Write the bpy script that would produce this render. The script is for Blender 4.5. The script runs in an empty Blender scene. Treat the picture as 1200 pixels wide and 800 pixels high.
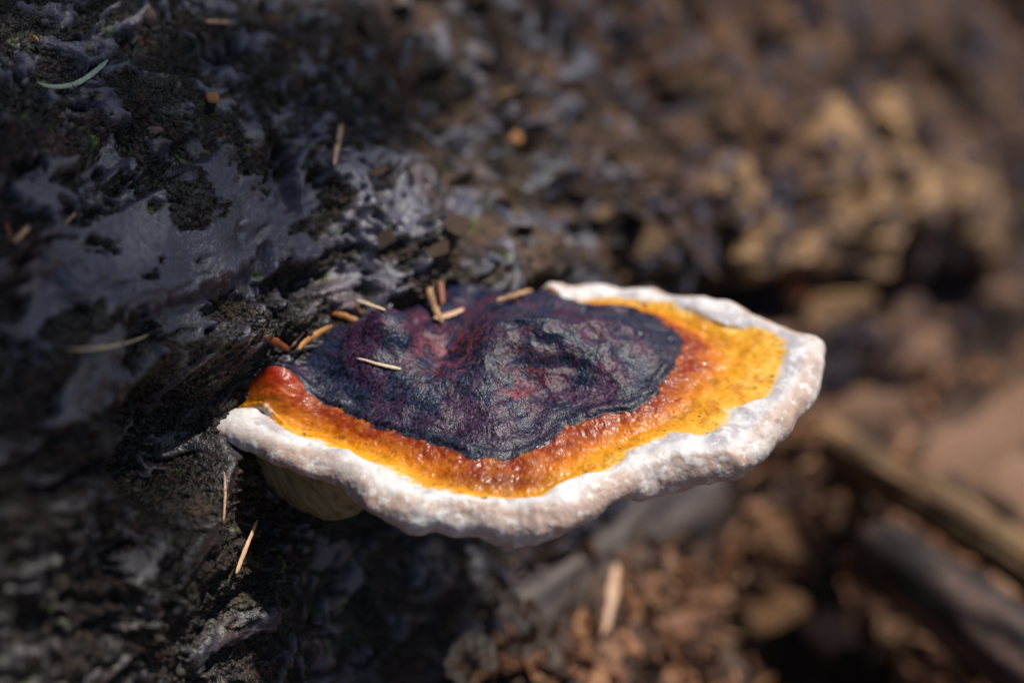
import bpy, math, random
import numpy as np
from mathutils import Vector

random.seed(7)
rng = np.random.default_rng(11)
sc = bpy.context.scene
col_ = sc.collection
R_ = math.radians
F32 = np.float32

# ------------------------------------------------------------------ camera
PITCH = R_(35.0)
CAM = np.array([0.0, 0.0, 0.212])
FWD = np.array([0.0, math.cos(PITCH), -math.sin(PITCH)])
UPV = np.array([0.0, math.sin(PITCH), math.cos(PITCH)])
RGT = np.array([1.0, 0.0, 0.0])
PX = 0.0005
cam_d = bpy.data.cameras.new('camera')
cam = bpy.data.objects.new('camera', cam_d)
col_.objects.link(cam)
cam.location = CAM
cam.rotation_euler = (math.pi / 2 - PITCH, 0, 0)
cam_d.sensor_width = 36.0
cam_d.lens = 60.0
cam_d.clip_start = 0.005
cam_d.clip_end = 500.0
cam_d.dof.use_dof = True
cam_d.dof.focus_distance = 0.343
cam_d.dof.aperture_fstop = 4.6
cam_d.dof.aperture_blades = 9
sc.camera = cam

# ------------------------------------------------------------------ light
SUN_TO = Vector((0.42, 0.22, 0.88)).normalized()
elev = math.asin(SUN_TO.z)
azim = math.atan2(SUN_TO.x, SUN_TO.y)
world = bpy.data.worlds.new('World')
sc.world = world
world.use_nodes = True
wn = world.node_tree
wn.nodes.clear()
wo = wn.nodes.new('ShaderNodeOutputWorld')
wb = wn.nodes.new('ShaderNodeBackground')
sky = wn.nodes.new('ShaderNodeTexSky')
sky.sky_type = 'NISHITA'
sky.sun_disc = False
sky.sun_elevation = elev
sky.sun_rotation = azim
wb.inputs['Strength'].default_value = 0.07
wn.links.new(sky.outputs[0], wb.inputs[0])
wn.links.new(wb.outputs[0], wo.inputs[0])
sun_d = bpy.data.lights.new('sun', 'SUN')
sun_d.energy = 5.0
sun_d.angle = R_(2)
sun_d.color = (1.0, 0.94, 0.85)
sun = bpy.data.objects.new('sun', sun_d)
col_.objects.link(sun)
sun.rotation_euler = SUN_TO.to_track_quat('Z', 'Y').to_euler()
sun.location = (1, 0, 2)
sc.view_settings.view_transform = 'Standard'
sc.view_settings.look = 'None'
sc.view_settings.exposure = 0.0
sc.view_settings.gamma = 1.0
sc.render.engine = 'CYCLES'
sc.cycles.use_denoising = True
sc.cycles.max_bounces = 6
sc.cycles.sample_clamp_indirect = 6.0

# ------------------------------------------------------------------ noise
_perm = np.random.default_rng(3).permutation(256).astype(np.int32)
_perm = np.concatenate([_perm, _perm, _perm])
_grad = np.random.default_rng(4).normal(size=(256, 3))
_grad = (_grad / np.linalg.norm(_grad, axis=1)[:, None]).astype(F32)


def perlin(P, seed=0):
    """gradient noise of an (..., 3) array, about -0.8 .. 0.8"""
    sh = P.shape[:-1]
    Q = P.reshape(-1, 3).astype(np.float64) + seed * 17.31
    I = np.floor(Q).astype(np.int64)
    f = (Q - I).astype(F32)
    I = (I & 255).astype(np.int32)
    u = f * f * f * (f * (f * 6 - 15) + 10)
    out = np.zeros(len(Q), F32)
    for dx in (0, 1):
        wx = u[:, 0] if dx else 1 - u[:, 0]
        hx = _perm[(I[:, 0] + dx) & 255]
        for dy in (0, 1):
            wy = u[:, 1] if dy else 1 - u[:, 1]
            hy = _perm[hx + ((I[:, 1] + dy) & 255)]
            for dz in (0, 1):
                wz = u[:, 2] if dz else 1 - u[:, 2]
                g = _grad[_perm[hy + ((I[:, 2] + dz) & 255)]]
                d = g[:, 0] * (f[:, 0] - dx) + g[:, 1] * (f[:, 1] - dy) + g[:, 2] * (f[:, 2] - dz)
                out += wx * wy * wz * d
    return (out * 1.5).reshape(sh)


def fbm(P, size, octaves=3, seed=0, gain=0.5):
    """size = feature size in the units of P"""
    out = 0.0
    a = 1.0
    tot = 0.0
    f = 1.0 / size
    for k in range(octaves):
        out = out + a * perlin(P * f, seed + k * 5)
        tot += a
        a *= gain
        f *= 2.03
    return out / tot * 1.4


def ridged(P, size, octaves=3, seed=0):
    out = 0.0
    a = 1.0
    tot = 0.0
    f = 1.0 / size
    for k in range(octaves):
        out = out + a * (1 - 2.2 * np.abs(perlin(P * f, seed + k * 7)))
        tot += a
        a *= 0.5
        f *= 2.1
    return out / tot


def worley2(x, y, seed=0):
    """distance to the nearest and second nearest jittered point of a unit grid"""
    ix = np.floor(x).astype(np.int64)
    iy = np.floor(y).astype(np.int64)
    d1 = np.full(x.shape, 9.0, F32)
    d2 = np.full(x.shape, 9.0, F32)
    for dx in (-1, 0, 1):
        for dy in (-1, 0, 1):
            cx, cy = ix + dx, iy + dy
            h = _perm[(_perm[(cx + seed) & 255] + (cy & 255))]
            h2 = _perm[h + 77]
            px = cx + h / 256.0
            py = cy + h2 / 256.0
            d = np.hypot(px - x, py - y).astype(F32)
            d2 = np.minimum(d2, np.maximum(d, d1))
            d1 = np.minimum(d1, d)
    return d1, d2


def sst(a, b, x):
    t = np.clip((x - a) / (b - a), 0, 1)
    return t * t * (3 - 2 * t)


def lerp(a, b, t):
    return a + (b - a) * t


def cmix(c, col, t):
    t = np.asarray(t)[..., None]
    return c * (1 - t) + np.array(col) * t


# ------------------------------------------------------------------ rays
def raydir(px, py):
    return FWD + (px - 600) * PX * RGT + (400 - py) * PX * UPV


def U(px, py, z):
    d = raydir(px, py)
    return CAM + d * ((z - CAM[2]) / d[2])


# ------------------------------------------------------------------ mesh helpers
def grid_faces(nr, nc, wrap=False):
    i = np.arange(nr - 1)[:, None]
    j = np.arange(nc if wrap else nc - 1)[None, :]
    j2 = (j + 1) % nc
    a = i * nc + j
    b = i * nc + j2
    c = (i + 1) * nc + j2
    d = (i + 1) * nc + j
    return np.stack([a, b, c, d], -1).reshape(-1, 4)


def mesh_np(name, V, quads, col=None, rough=None, normals=None, flip=False):
    me = bpy.data.meshes.new(name)
    V = np.asarray(V, F32).reshape(-1, 3)
    q = np.asarray(quads, np.int32)
    if flip:
        q = q[:, ::-1]
    k = q.shape[1]
    me.vertices.add(len(V))
    me.vertices.foreach_set('co', V.ravel())
    me.loops.add(q.size)
    me.loops.foreach_set('vertex_index', np.ascontiguousarray(q).ravel())
    me.polygons.add(len(q))
    me.polygons.foreach_set('loop_start', np.arange(0, q.size, k, dtype=np.int32))
    me.polygons.foreach_set('use_smooth', np.ones(len(q), dtype=bool))
    me.update(calc_edges=True)
    if col is not None:
        a = me.attributes.new('Col', 'FLOAT_COLOR', 'POINT')
        c4 = np.ones((len(V), 4), F32)
        c4[:, :3] = np.clip(np.asarray(col, F32).reshape(-1, 3), 0, 1)
        a.data.foreach_set('color', c4.ravel())
    if rough is not None:
        a = me.attributes.new('Rough', 'FLOAT', 'POINT')
        a.data.foreach_set('value', np.broadcast_to(np.asarray(rough, F32).reshape(-1), (len(V),)).copy())
    if normals is not None:
        me.normals_split_custom_set_from_vertices(np.asarray(normals, F32).reshape(-1, 3).tolist())
    return me


def tag(o, label=None, cat=None, group=None, kind=None):
    if label: o['label'] = label
    if cat: o['category'] = cat
    if group: o['group'] = group
    if kind: o['kind'] = kind
    return o


def link(name, me, mat, parent=None):
    o = bpy.data.objects.new(name, me)
    col_.objects.link(o)
    if mat is not None and len(me.materials) == 0:
        me.materials.append(mat)
    if parent is not None:
        o.parent = parent
        o.location = -Vector(parent.location) if parent.parent is None else (0, 0, 0)
    return o


# ------------------------------------------------------------------ materials
def nodes_of(name):
    m = bpy.data.materials.new(name)
    m.use_nodes = True
    nt = m.node_tree
    b = nt.nodes['Principled BSDF']
    return m, nt, b


def attr_mat(name, bump_sizes, spec=0.5, sss=0.0, sss_rad=(0.003, 0.0015, 0.001), speckle=0.25,
             speck_size=0.0004, coat=0.0, coat_rough=0.2, wet=False, crisp=0.25):
    """base colour and roughness from mesh attributes, with fine grain and relief in nodes"""
    m, nt, b = nodes_of(name)
    N, L = nt.nodes, nt.links
    at = N.new('ShaderNodeAttribute'); at.attribute_name = 'Col'
    ar = N.new('ShaderNodeAttribute'); ar.attribute_name = 'Rough'
    tc = N.new('ShaderNodeTexCoord')
    nz = N.new('ShaderNodeTexNoise'); nz.inputs['Scale'].default_value = 1.0 / speck_size
    nz.inputs['Detail'].default_value = 3.0
    L.new(tc.outputs['Object'], nz.inputs['Vector'])
    mr = N.new('ShaderNodeMapRange')
    mr.inputs[1].default_value = 0.5 - crisp; mr.inputs[2].default_value = 0.5 + crisp
    mr.inputs[3].default_value = 1 - speckle; mr.inputs[4].default_value = 1 + speckle
    L.new(nz.outputs[0], mr.inputs[0])
    mx = N.new('ShaderNodeVectorMath'); mx.operation = 'SCALE'
    fac = mr.outputs[0]
    if wet:                                                # smooth wet plates carry far less grain than crumbly bark
        wm = N.new('ShaderNodeMapRange')
        wm.inputs[1].default_value = 0.36; wm.inputs[2].default_value = 0.50
        wm.inputs[3].default_value = 0.22; wm.inputs[4].default_value = 1.0
        L.new(ar.outputs['Fac'], wm.inputs[0])
        mf = N.new('ShaderNodeMix'); mf.data_type = 'FLOAT'
        mf.inputs[2].default_value = 1.0
        L.new(wm.outputs[0], mf.inputs[0]); L.new(mr.outputs[0], mf.inputs[3])
        fac = mf.outputs[0]
    L.new(at.outputs['Color'], mx.inputs[0]); L.new(fac, mx.inputs['Scale'])
    L.new(mx.outputs[0], b.inputs['Base Color'])
    L.new(ar.outputs['Fac'], b.inputs['Roughness'])
    b.inputs['Specular IOR Level'].default_value = spec
    if wet:
        ws = N.new('ShaderNodeMapRange')
        ws.inputs[1].default_value = 0.34; ws.inputs[2].default_value = 0.68
        ws.inputs[3].default_value = 0.80; ws.inputs[4].default_value = 0.12
        L.new(ar.outputs['Fac'], ws.inputs[0]); L.new(ws.outputs[0], b.inputs['Specular IOR Level'])
    if sss:
        b.inputs['Subsurface Weight'].default_value = sss
        b.inputs['Subsurface Radius'].default_value = sss_rad
        b.inputs['Subsurface Scale'].default_value = 1.0
    if coat:
        b.inputs['Coat Weight'].default_value = coat
        b.inputs['Coat Roughness'].default_value = coat_rough
    prev = None
    if wet:
        vo = N.new('ShaderNodeTexVoronoi'); vo.inputs['Scale'].default_value = 1.0 / 0.0010
        dn = N.new('ShaderNodeTexNoise'); dn.inputs['Scale'].default_value = 1.0 / 0.003
        dm = N.new('ShaderNodeVectorMath'); dm.operation = 'MULTIPLY_ADD'
        dm.inputs[1].default_value = (0.0016, 0.0016, 0.0016)
        L.new(tc.outputs['Object'], dn.inputs['Vector'])
        L.new(dn.outputs['Color'], dm.inputs[0]); L.new(tc.outputs['Object'], dm.inputs[2])
        L.new(dm.outputs[0], vo.inputs['Vector'])
        vb = N.new('ShaderNodeBump'); vb.invert = True; vb.inputs['Strength'].default_value = 1.0
        vr = N.new('ShaderNodeMapRange')
        vr.inputs[1].default_value = 0.38; vr.inputs[2].default_value = 0.58
        vr.inputs[3].default_value = 0.00008; vr.inputs[4].default_value = 0.00085
        L.new(ar.outputs['Fac'], vr.inputs[0]); L.new(vr.outputs[0], vb.inputs['Distance'])
        L.new(vo.outputs['Distance'], vb.inputs['Height'])
        prev = vb
    for size, dist in bump_sizes:
        bn = N.new('ShaderNodeTexNoise'); bn.inputs['Scale'].default_value = 1.0 / size
        bn.inputs['Detail'].default_value = 2.0
        L.new(tc.outputs['Object'], bn.inputs['Vector'])
        bp = N.new('ShaderNodeBump'); bp.inputs['Distance'].default_value = dist
        bp.inputs['Strength'].default_value = 1.0
        L.new(bn.outputs[0], bp.inputs['Height'])
        if prev: L.new(prev.outputs[0], bp.inputs['Normal'])
        prev = bp
    if prev: L.new(prev.outputs[0], b.inputs['Normal'])
    return m


def grain_mat(name, c1, c2, size, rough=0.6, spec=0.4, stretch=(1, 1, 1), bump=0.0003, tint=0.25, sss=0.0):
    """two-tone procedural noise with per-object variation"""
    m, nt, b = nodes_of(name)
    N, L = nt.nodes, nt.links
    tc = N.new('ShaderNodeTexCoord')
    mp = N.new('ShaderNodeMapping'); mp.inputs['Scale'].default_value = stretch
    L.new(tc.outputs['Object'], mp.inputs['Vector'])
    nz = N.new('ShaderNodeTexNoise'); nz.inputs['Scale'].default_value = 1.0 / size
    nz.inputs['Detail'].default_value = 5.0; nz.inputs['Roughness'].default_value = 0.6
    L.new(mp.outputs[0], nz.inputs['Vector'])
    cr = N.new('ShaderNodeValToRGB')
    cr.color_ramp.elements[0].position = 0.32; cr.color_ramp.elements[0].color = (*c1, 1)
    cr.color_ramp.elements[1].position = 0.68; cr.color_ramp.elements[1].color = (*c2, 1)
    L.new(nz.outputs[0], cr.inputs[0])
    oi = N.new('ShaderNodeObjectInfo')
    mr = N.new('ShaderNodeMapRange'); mr.inputs[3].default_value = 1 - tint; mr.inputs[4].default_value = 1 + tint
    L.new(oi.outputs['Random'], mr.inputs[0])
    mx = N.new('ShaderNodeVectorMath'); mx.operation = 'SCALE'
    L.new(cr.outputs[0], mx.inputs[0]); L.new(mr.outputs[0], mx.inputs['Scale'])
    L.new(mx.outputs[0], b.inputs['Base Color'])
    b.inputs['Roughness'].default_value = rough
    b.inputs['Specular IOR Level'].default_value = spec
    if sss:
        b.inputs['Subsurface Weight'].default_value = sss
        b.inputs['Subsurface Radius'].default_value = (0.001, 0.0006, 0.0003)
        b.inputs['Subsurface Scale'].default_value = 1.0
    bp = N.new('ShaderNodeBump'); bp.inputs['Distance'].default_value = bump
    L.new(nz.outputs[0], bp.inputs['Height'])
    L.new(bp.outputs[0], b.inputs['Normal'])
    return m


M_bark = attr_mat('bark', [(0.0009, 0.00030), (0.0003, 0.00016)], spec=0.42, speckle=0.85, speck_size=0.0012, wet=True, crisp=0.15)
M_crust = attr_mat('fungus_crust', [(0.0010, 0.00008), (0.00055, 0.00013), (0.00028, 0.00008)], spec=0.30, speckle=0.9, speck_size=0.00075, crisp=0.16)
M_resin = attr_mat('fungus_resin_band', [(0.0012, 0.00005), (0.00035, 0.00007)], spec=0.26, speckle=0.16, speck_size=0.0008, crisp=0.22,
                   coat=0.09, coat_rough=0.14)
M_margin = attr_mat('fungus_white_margin', [(0.0010, 0.00010), (0.00035, 0.00004)], spec=0.45, sss=0.3, speckle=0.07, speck_size=0.0005)
M_pore = attr_mat('fungus_pores', [(0.0006, 0.0002)], spec=0.3, sss=0.1, speckle=0.25, speck_size=0.0004)

# ------------------------------------------------------------------ the fallen log
LOG_R = 0.14
LOG_A = np.array([math.cos(R_(55.2)) * math.cos(R_(-18.3)), math.sin(R_(55.2)) * math.cos(R_(-18.3)), math.sin(R_(-18.3))])
_c0 = np.array([0.43, 1.19, -0.40])
LOG_C = _c0 + LOG_A * float((np.array([-0.03, 0.31, 0.0]) - _c0) @ LOG_A)      # axis point abreast of the bracket
_n = np.array([-0.03, 0.31, 0.0]) - LOG_C
LOG_N = _n / np.linalg.norm(_n)                                               # towards the bracket
LOG_B = np.cross(LOG_A, LOG_N)                                                # round the log
LOG_R = float(np.linalg.norm(_n)) * 0.35 + LOG_R * 0.65 if abs(np.linalg.norm(_n) - LOG_R) < 0.05 else LOG_R


def log_sw(px, py):
    """axis distance and arc length (metres) where a sight line meets the bare cylinder"""
    d = raydir(px, py)
    o = CAM - LOG_C
    dv = d - LOG_A * (d @ LOG_A)
    ov = o - LOG_A * (o @ LOG_A)
    a, b, c = dv @ dv, 2 * dv @ ov, ov @ ov - LOG_R ** 2
    disc = b * b - 4 * a * c
    t = (-b - math.sqrt(max(disc, 0))) / (2 * a)
    p = o + d * t
    return np.array([p @ LOG_A, math.atan2(p @ LOG_B, p @ LOG_N) * LOG_R])


def log_ab(px, py, w_px, h_px):
    """anchor on the log with rough half sizes in metres"""
    p = log_sw(px, py)
    return p


def axis_steps(marks):
    out = [marks[0][0]]
    for (a, s0), (b, s1) in zip(marks[:-1], marks[1:]):
        x = a
        while x < b:
            x += lerp(s0, s1, (x - a) / (b - a))
            out.append(min(x, b))
    return np.unique(np.array(out))


def build_log():
    s_vals = axis_steps([(-0.42, 0.006), (-0.17, 0.0012), (-0.14, 0.00046), (0.03, 0.00046), (0.12, 0.0009), (0.5, 0.0022), (1.1, 0.02)])
    pi_r = math.pi * LOG_R
    w_vals = axis_steps([(-pi_r, 0.01), (-0.16, 0.0025), (-0.11, 0.0006), (-0.09, 0.00046), (0.08, 0.00046), (0.14, 0.0012), (pi_r, 0.01)])
    w_vals = w_vals[:-1]
    S, W = np.meshgrid(s_vals, w_vals, indexing='ij')
    ang = W / LOG_R
    base_n = np.cos(ang)[..., None] * LOG_N + np.sin(ang)[..., None] * LOG_B
    P0 = LOG_C + S[..., None] * LOG_A + LOG_R * base_n
    g0, g1 = log_sw(70, 440), log_sw(430, 215)
    g = (g1 - g0) / np.linalg.norm(g1 - g0)
    along = S * g[0] + W * g[1]
    across = -S * g[1] + W * g[0]
    Q = np.stack([along, across, 0 * S], -1)
    # warp so that nothing runs straight
    wx = fbm(P0, 0.03, 3, 1) * 0.010
    wy = fbm(P0, 0.03, 3, 2) * 0.006
    Qs = np.stack([(along + wx) / 2.8, across + wy, 0 * S], -1)
    iso = np.stack([S + wx, W + wy, 0 * S], -1)

    def anchor(px, py, rx, ry, rot=None, warp=1.0):
        """soft-edged patch: half sizes (m) along and across the grain; 1 inside, 0 outside"""
        p = log_sw(px, py)
        a0 = p[0] * g[0] + p[1] * g[1]
        c0 = -p[0] * g[1] + p[1] * g[0]
        du = along - a0
        dv = across - c0
        if rot:
            cr, sr = math.cos(R_(rot)), math.sin(R_(rot))
            du, dv = du * cr + dv * sr, -du * sr + dv * cr
        return 1 - np.hypot((du + wx * warp * 0.8) / rx, (dv + wy * warp * 0.8) / ry)

    n70 = fbm(P0, 0.085, 2, 10)
    n25 = fbm(P0, 0.028, 3, 14)
    Ql = np.stack([(along + 1.3 * wx) / 3.8, across + 1.2 * wy, 0 * S], -1)
    lay = fbm(Ql, 0.0125, 5, 17, 0.52) * 3.4
    fr = lay - np.floor(lay)
    terr = np.floor(lay) + sst(0.0, 0.16, fr) * 0.75 + 0.25 * fr
    edge = fbm(iso, 0.007, 3, 21)
    edge_f = fbm(iso, 0.0022, 3, 22)
    grain = ridged(Qs, 0.0075, 4, 31)
    lump = fbm(iso, 0.008, 4, 36, 0.6)
    # rough lumpy scales of bark
    d1, d2 = worley2((along + wx * 1.2) / 0.022, (across + wy * 1.6) / 0.011, 5)
    scale_edge = sst(0.03, 0.30, d2 - d1 + 0.10 * edge)
    d1b, d2b = worley2((along + wx) / 0.008, (across + wy) / 0.0045, 9)
    crumb = sst(0.0, 0.45, d2b - d1b) * (0.5 + 0.5 * sst(0.0, 0.6, 1 - d1b))
    e1_, e2_ = worley2((along + wx * 0.6) / 0.0030 + 0.5 * edge_f, (across + wy * 0.6) / 0.0019 + 0.4 * edge, 19)
    grit = sst(0.0, 0.5, e2_ - e1_) * (1.1 - e1_)
    g1_, g2_ = worley2(S / 0.00135 + 0.5 * edge_f, W / 0.00115 + 0.5 * edge, 29)
    grit2 = sst(0.0, 0.45, g2_ - g1_) * (1.1 - g1_)
    cleft = sst(0.72, 0.95, ridged(Ql, 0.016, 4, 63) - 0.25 * fbm(P0, 0.02, 2, 64))
    # how close to the sharp left part
    near = 1 - sst(0.02, 0.12, S)
    far = sst(0.06, 0.25, S)
    # plates of smooth wet wood on the left
    plates = np.zeros_like(S)
    for px, py, rx, ry, rot, off in ((150, 305, 0.036, 0.0085, 0, 0.1), (290, 262, 0.030, 0.0075, 0, 0.1), (425, 235, 0.020, 0.0095, 0, 0.15),
                                     (60, 335, 0.022, 0.0075, 0, 0.0), (330, 300, 0.010, 0.004, 0, 0.05), (230, 330, 0.022, 0.007, 0, 0.1), (150, 375, 0.017, 0.006, 0, 0.05),
                                     (110, 425, 0.016, 0.008, 30, 0.1), (75, 462, 0.008, 0.007, 0, 0.05), (240, 215, 0.018, 0.004, 0, 0.0),
                                     (60, 215, 0.016, 0.004, 0, -0.02)):
        plates = np.maximum(plates, anchor(px, py, rx, ry, rot) + off)
    ragged = plates + 0.22 * edge + 0.10 * edge_f
    holes = fbm(Qs, 0.0055, 4, 51, 0.6)
    plate = sst(-0.03, 0.06, ragged) * (1 - sst(0.13, 0.20, holes + 0.25 * (0.4 - plates) + 0.12 * edge_f))
    # dark hollows
    hol = np.zeros_like(S)
    for px, py, rx, ry, rot, dep in ((215, 375, 0.030, 0.0055, 0, 5), (330, 335, 0.018, 0.0040, 15, 4), (20, 385, 0.014, 0.009, 0, 4), (335, 225, 0.0045, 0.009, 60, 6), (130, 185, 0.016, 0.003, 0, 3), (240, 65, 0.012, 0.004, 0, 3),
                                     (200, 200, 0.022, 0.003, 0, 3), (270, 75, 0.009, 0.004, 0, 3), (300, 110, 0.016, 0.004, -20, 4), (480, 100, 0.010, 0.008, 40, 4),
                                     (520, 120, 0.010, 0.010, 40, 5), (440, 190, 0.008, 0.006, 60, 5), (530, 165, 0.012, 0.012, 0, 5), (690, 50, 0.010, 0.012, 30, 5), (775, 100, 0.010, 0.020, 70, 8),
                                     (760, 60, 0.015, 0.010, 0, 5), (600, 190, 0.015, 0.008, 0, 4), (790, 195, 0.012, 0.008, 0, 4), (880, 180, 0.020, 0.014, 0, 6), (1065, 180, 0.014, 0.010, 0, 9),
                                     (1070, 85, 0.030, 0.012, 0, 7), (910, 65, 0.025, 0.010, 0, 5), (820, 40, 0.014, 0.016, 0, 5), (980, 300, 0.014, 0.010, 0, 6), (1110, 90, 0.03, 0.014, 60, 6), (640, 240, 0.012, 0.006, 0, 4),
                                     (150, 470, 0.018, 0.005, 20, 3), (55, 545, 0.012, 0.006, 0, 3), (120, 640, 0.016, 0.006, 0, 3), (1180, 290, 0.02, 0.012, 0, 6), (1195, 12, 0.05, 0.05, 0, 14), (660, 300, 0.012, 0.008, 0, 4)):
        hol = np.maximum(hol, dep * sst(-0.1, 0.55, anchor(px, py, rx, ry, rot) + 0.35 * edge + 0.15 * edge_f))
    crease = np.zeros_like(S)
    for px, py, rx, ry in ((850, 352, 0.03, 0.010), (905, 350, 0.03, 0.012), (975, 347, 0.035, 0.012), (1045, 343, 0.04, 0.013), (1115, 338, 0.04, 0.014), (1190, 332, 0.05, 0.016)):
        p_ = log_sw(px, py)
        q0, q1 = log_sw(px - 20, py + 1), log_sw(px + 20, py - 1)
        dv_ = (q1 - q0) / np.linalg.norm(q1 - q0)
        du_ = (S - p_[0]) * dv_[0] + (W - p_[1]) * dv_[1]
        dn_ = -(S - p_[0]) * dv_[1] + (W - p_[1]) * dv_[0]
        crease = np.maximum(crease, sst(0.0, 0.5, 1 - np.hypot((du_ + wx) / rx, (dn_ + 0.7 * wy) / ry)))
    # raised blocks on the far, sunlit flank
    bumps = np.zeros_like(S)
    sun_patch = np.zeros_like(S)
    for px, py, r, h in ((430, 240, 0.015, 6), (980, 240, 0.022, 5), (1040, 150, 0.014, 5), (1060, 220, 0.022, 5), (960, 150, 0.012, 4), (870, 300, 0.018, 5), (1130, 270, 0.02, 6), (1000, 190, 0.013, 4),
                         (940, 310, 0.012, 4), (1110, 225, 0.015, 4), (610, 130, 0.010, 4), (650, 185, 0.013, 3), (760, 260, 0.02, 3), (850, 225, 0.012, 3), (1010, 260, 0.015, 4), (830, 130, 0.016, 3)):
        a = anchor(px, py, r * 1.25, r)
        m = sst(-0.1, 0.4, a + 0.30 * edge)
        bumps = np.maximum(bumps, h * m)
        if px > 840:
            sun_patch = np.maximum(sun_patch, m)

    # the bark stands back beside and under the left end of the bracket, and forward behind its knob
    seat = np.zeros_like(S)
    for px, py, rx, ry, rot, dep in ((225, 510, 0.030, 0.018, 0, 20), (300, 480, 0.020, 0.018, 0, 12), (330, 430, 0.014, 0.010, 20, 5), (340, 560, 0.030, 0.022, 0, 11), (430, 620, 0.040, 0.03, 0, 9)):
        seat = np.maximum(seat, dep * sst(0.0, 0.75, anchor(px, py, rx, ry, rot, 0.4)))
    fore = np.zeros_like(S)
    for px, py, rx, ry, rot, dep in ((470, 318, 0.026, 0.012, -10, 11), (530, 325, 0.034, 0.016, -10, 17), (600, 318, 0.022, 0.014, 0, 13)):
        fore = np.maximum(fore, dep * sst(0.0, 0.8, anchor(px, py, rx, ry, rot, 0.4)))
    H = fore - seat
    # steep ledge: the bark layer above the hollow overhangs the crumbly layer below
    layer = sst(-0.1, 0.10, ragged)
    H += 5.0 * n70 + 3.2 * n25
    rough_w = 1 - 0.92 * plate
    H += rough_w * (0.9 * grain + 0.5 * lump + 1.35 * terr * (1 - 0.4 * far) + 0.35 * crumb)
    H += 2.3 * plate + 1.2 * layer
    H += bumps * (1 + 0.4 * far) - hol * (1 + 1.1 * far) - 24.0 * crease
    fine = fbm(iso, 0.0016, 3, 61, 0.65)
    H += rough_w * (0.55 * fine + 0.95 * (grit - 0.4) + 0.75 * (grit2 - 0.4)) + 0.07 * fine
    H -= (1 - 0.6 * plate) * 3.4 * cleft * (1 - 0.3 * far)
    H += far * (4.0 * fbm(P0, 0.045, 4, 66, 0.5) - 8.0 * sst(0.30, 0.6, fbm(P0, 0.035, 3, 67)))
    # small pits on the knob above the bracket
    pit1, _ = worley2(S / 0.0042, W / 0.0042, 33)
    kn = sst(0.0, 0.3, anchor(425, 235, 0.022, 0.011) + 0.1 * edge)
    H -= 2.4 * kn * (1 - sst(0.10, 0.24, pit1))
    P = P0 + base_n * (H * 0.001)[..., None]

    # ---- colours (the bark's own, with some light and shade painted in)
    t1 = fbm(P0, 0.016, 4, 70, 0.6)
    t2 = fbm(P0, 0.006, 4, 75, 0.6)
    t3 = fbm(iso, 0.0022, 3, 80, 0.6)
    C = np.ones(S.shape + (3,)) * np.array((0.016, 0.013, 0.0125))
    C = cmix(C, (0.060, 0.038, 0.028), sst(0.0, 0.5, t2 + 0.5 * t3) * 0.8)
    C = cmix(C, (0.10, 0.092, 0.10), sst(0.30, 0.6, t3 + 0.3 * t2) * 0.35 * near)
    C = cmix(C, (0.110, 0.056, 0.046), sst(0.28, 0.65, t1 + 0.4 * t3) * 0.7)
    C = cmix(C, (0.060, 0.055, 0.020), sst(0.32, 0.62, fbm(P0, 0.012, 3, 90) + 0.25 * t2) * 0.6)
    C = cmix(C, (0.010, 0.009, 0.010), sst(0.15, 0.55, fbm(P0, 0.010, 3, 95) + 0.3 * t3) * 0.75)
    # dusty far flank
    mid_ = sst(-0.03, 0.08, S)
    C = cmix(C, (0.165, 0.095, 0.062), mid_ * 0.75 * sst(-0.35, 0.35, t1 + 0.4 * t2))
    C = cmix(C, (0.26, 0.145, 0.082), far * (0.35 + 0.5 * sst(-0.2, 0.4, t1 + 0.3 * t2)))
    C = cmix(C, (0.58, 0.36, 0.19), np.clip(sun_patch * 0.95, 0, 1) * (0.7 + 0.3 * sst(-0.3, 0.2, t2)))  # warm sun patches painted as tan on the far blocks
    C = cmix(C, (0.018, 0.013, 0.011), sst(0.02, 0.3, fbm(P0, 0.024, 3, 97) + 0.25 * t2) * sst(0.0, 0.12, S) * 0.85 * (1 - 0.7 * sun_patch))
    C = cmix(C, (0.012, 0.008, 0.007), crease * 0.9)  # shadow gap at the log's foot painted near-black
    low_shade = sst(0.0, 0.6, anchor(120, 660, 0.075, 0.050) + 0.2 * t1)  # shade of the lower left, darkened into the bark colour
    C = cmix(C, (0.024, 0.016, 0.011), low_shade * 0.75)
    C = cmix(C, (0.075, 0.045, 0.030), low_shade * sst(0.2, 0.6, t2 + 0.4 * t3) * 0.6)
    # wet plates, the sky's blue sheen also put into their colour
    plate_c = plate * (1 - 0.75 * low_shade)
    pc = np.ones(S.shape + (3,)) * np.array((0.064, 0.060, 0.094))
    pc = cmix(pc, (0.105, 0.075, 0.085), sst(0.0, 0.5, t1))
    pc = cmix(pc, (0.035, 0.034, 0.040), sst(0.05, 0.5, t2 + 0.3 * t3) * 0.7)
    C = C * (1 - plate_c[..., None]) + pc * plate_c[..., None]
    # specks of living green
    gs = sst(0.62, 0.72, fbm(iso, 0.004, 2, 99) + 0.1 * t3) * near
    C = cmix(C, (0.10, 0.14, 0.02), gs * 0.7)
    rough = 0.54 + 0.08 * (1 - near) + 0.15 * t2 - 0.22 * plate + 0.22 * far
    rough = np.clip(rough + 0.12 * t3 * (1 - 0.6 * plate), 0.28, 0.9)
    faces = grid_faces(len(s_vals), len(w_vals), True)
    print('LOGGRID', len(s_vals), len(w_vals))
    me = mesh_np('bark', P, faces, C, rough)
    return me, P, base_n


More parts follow.
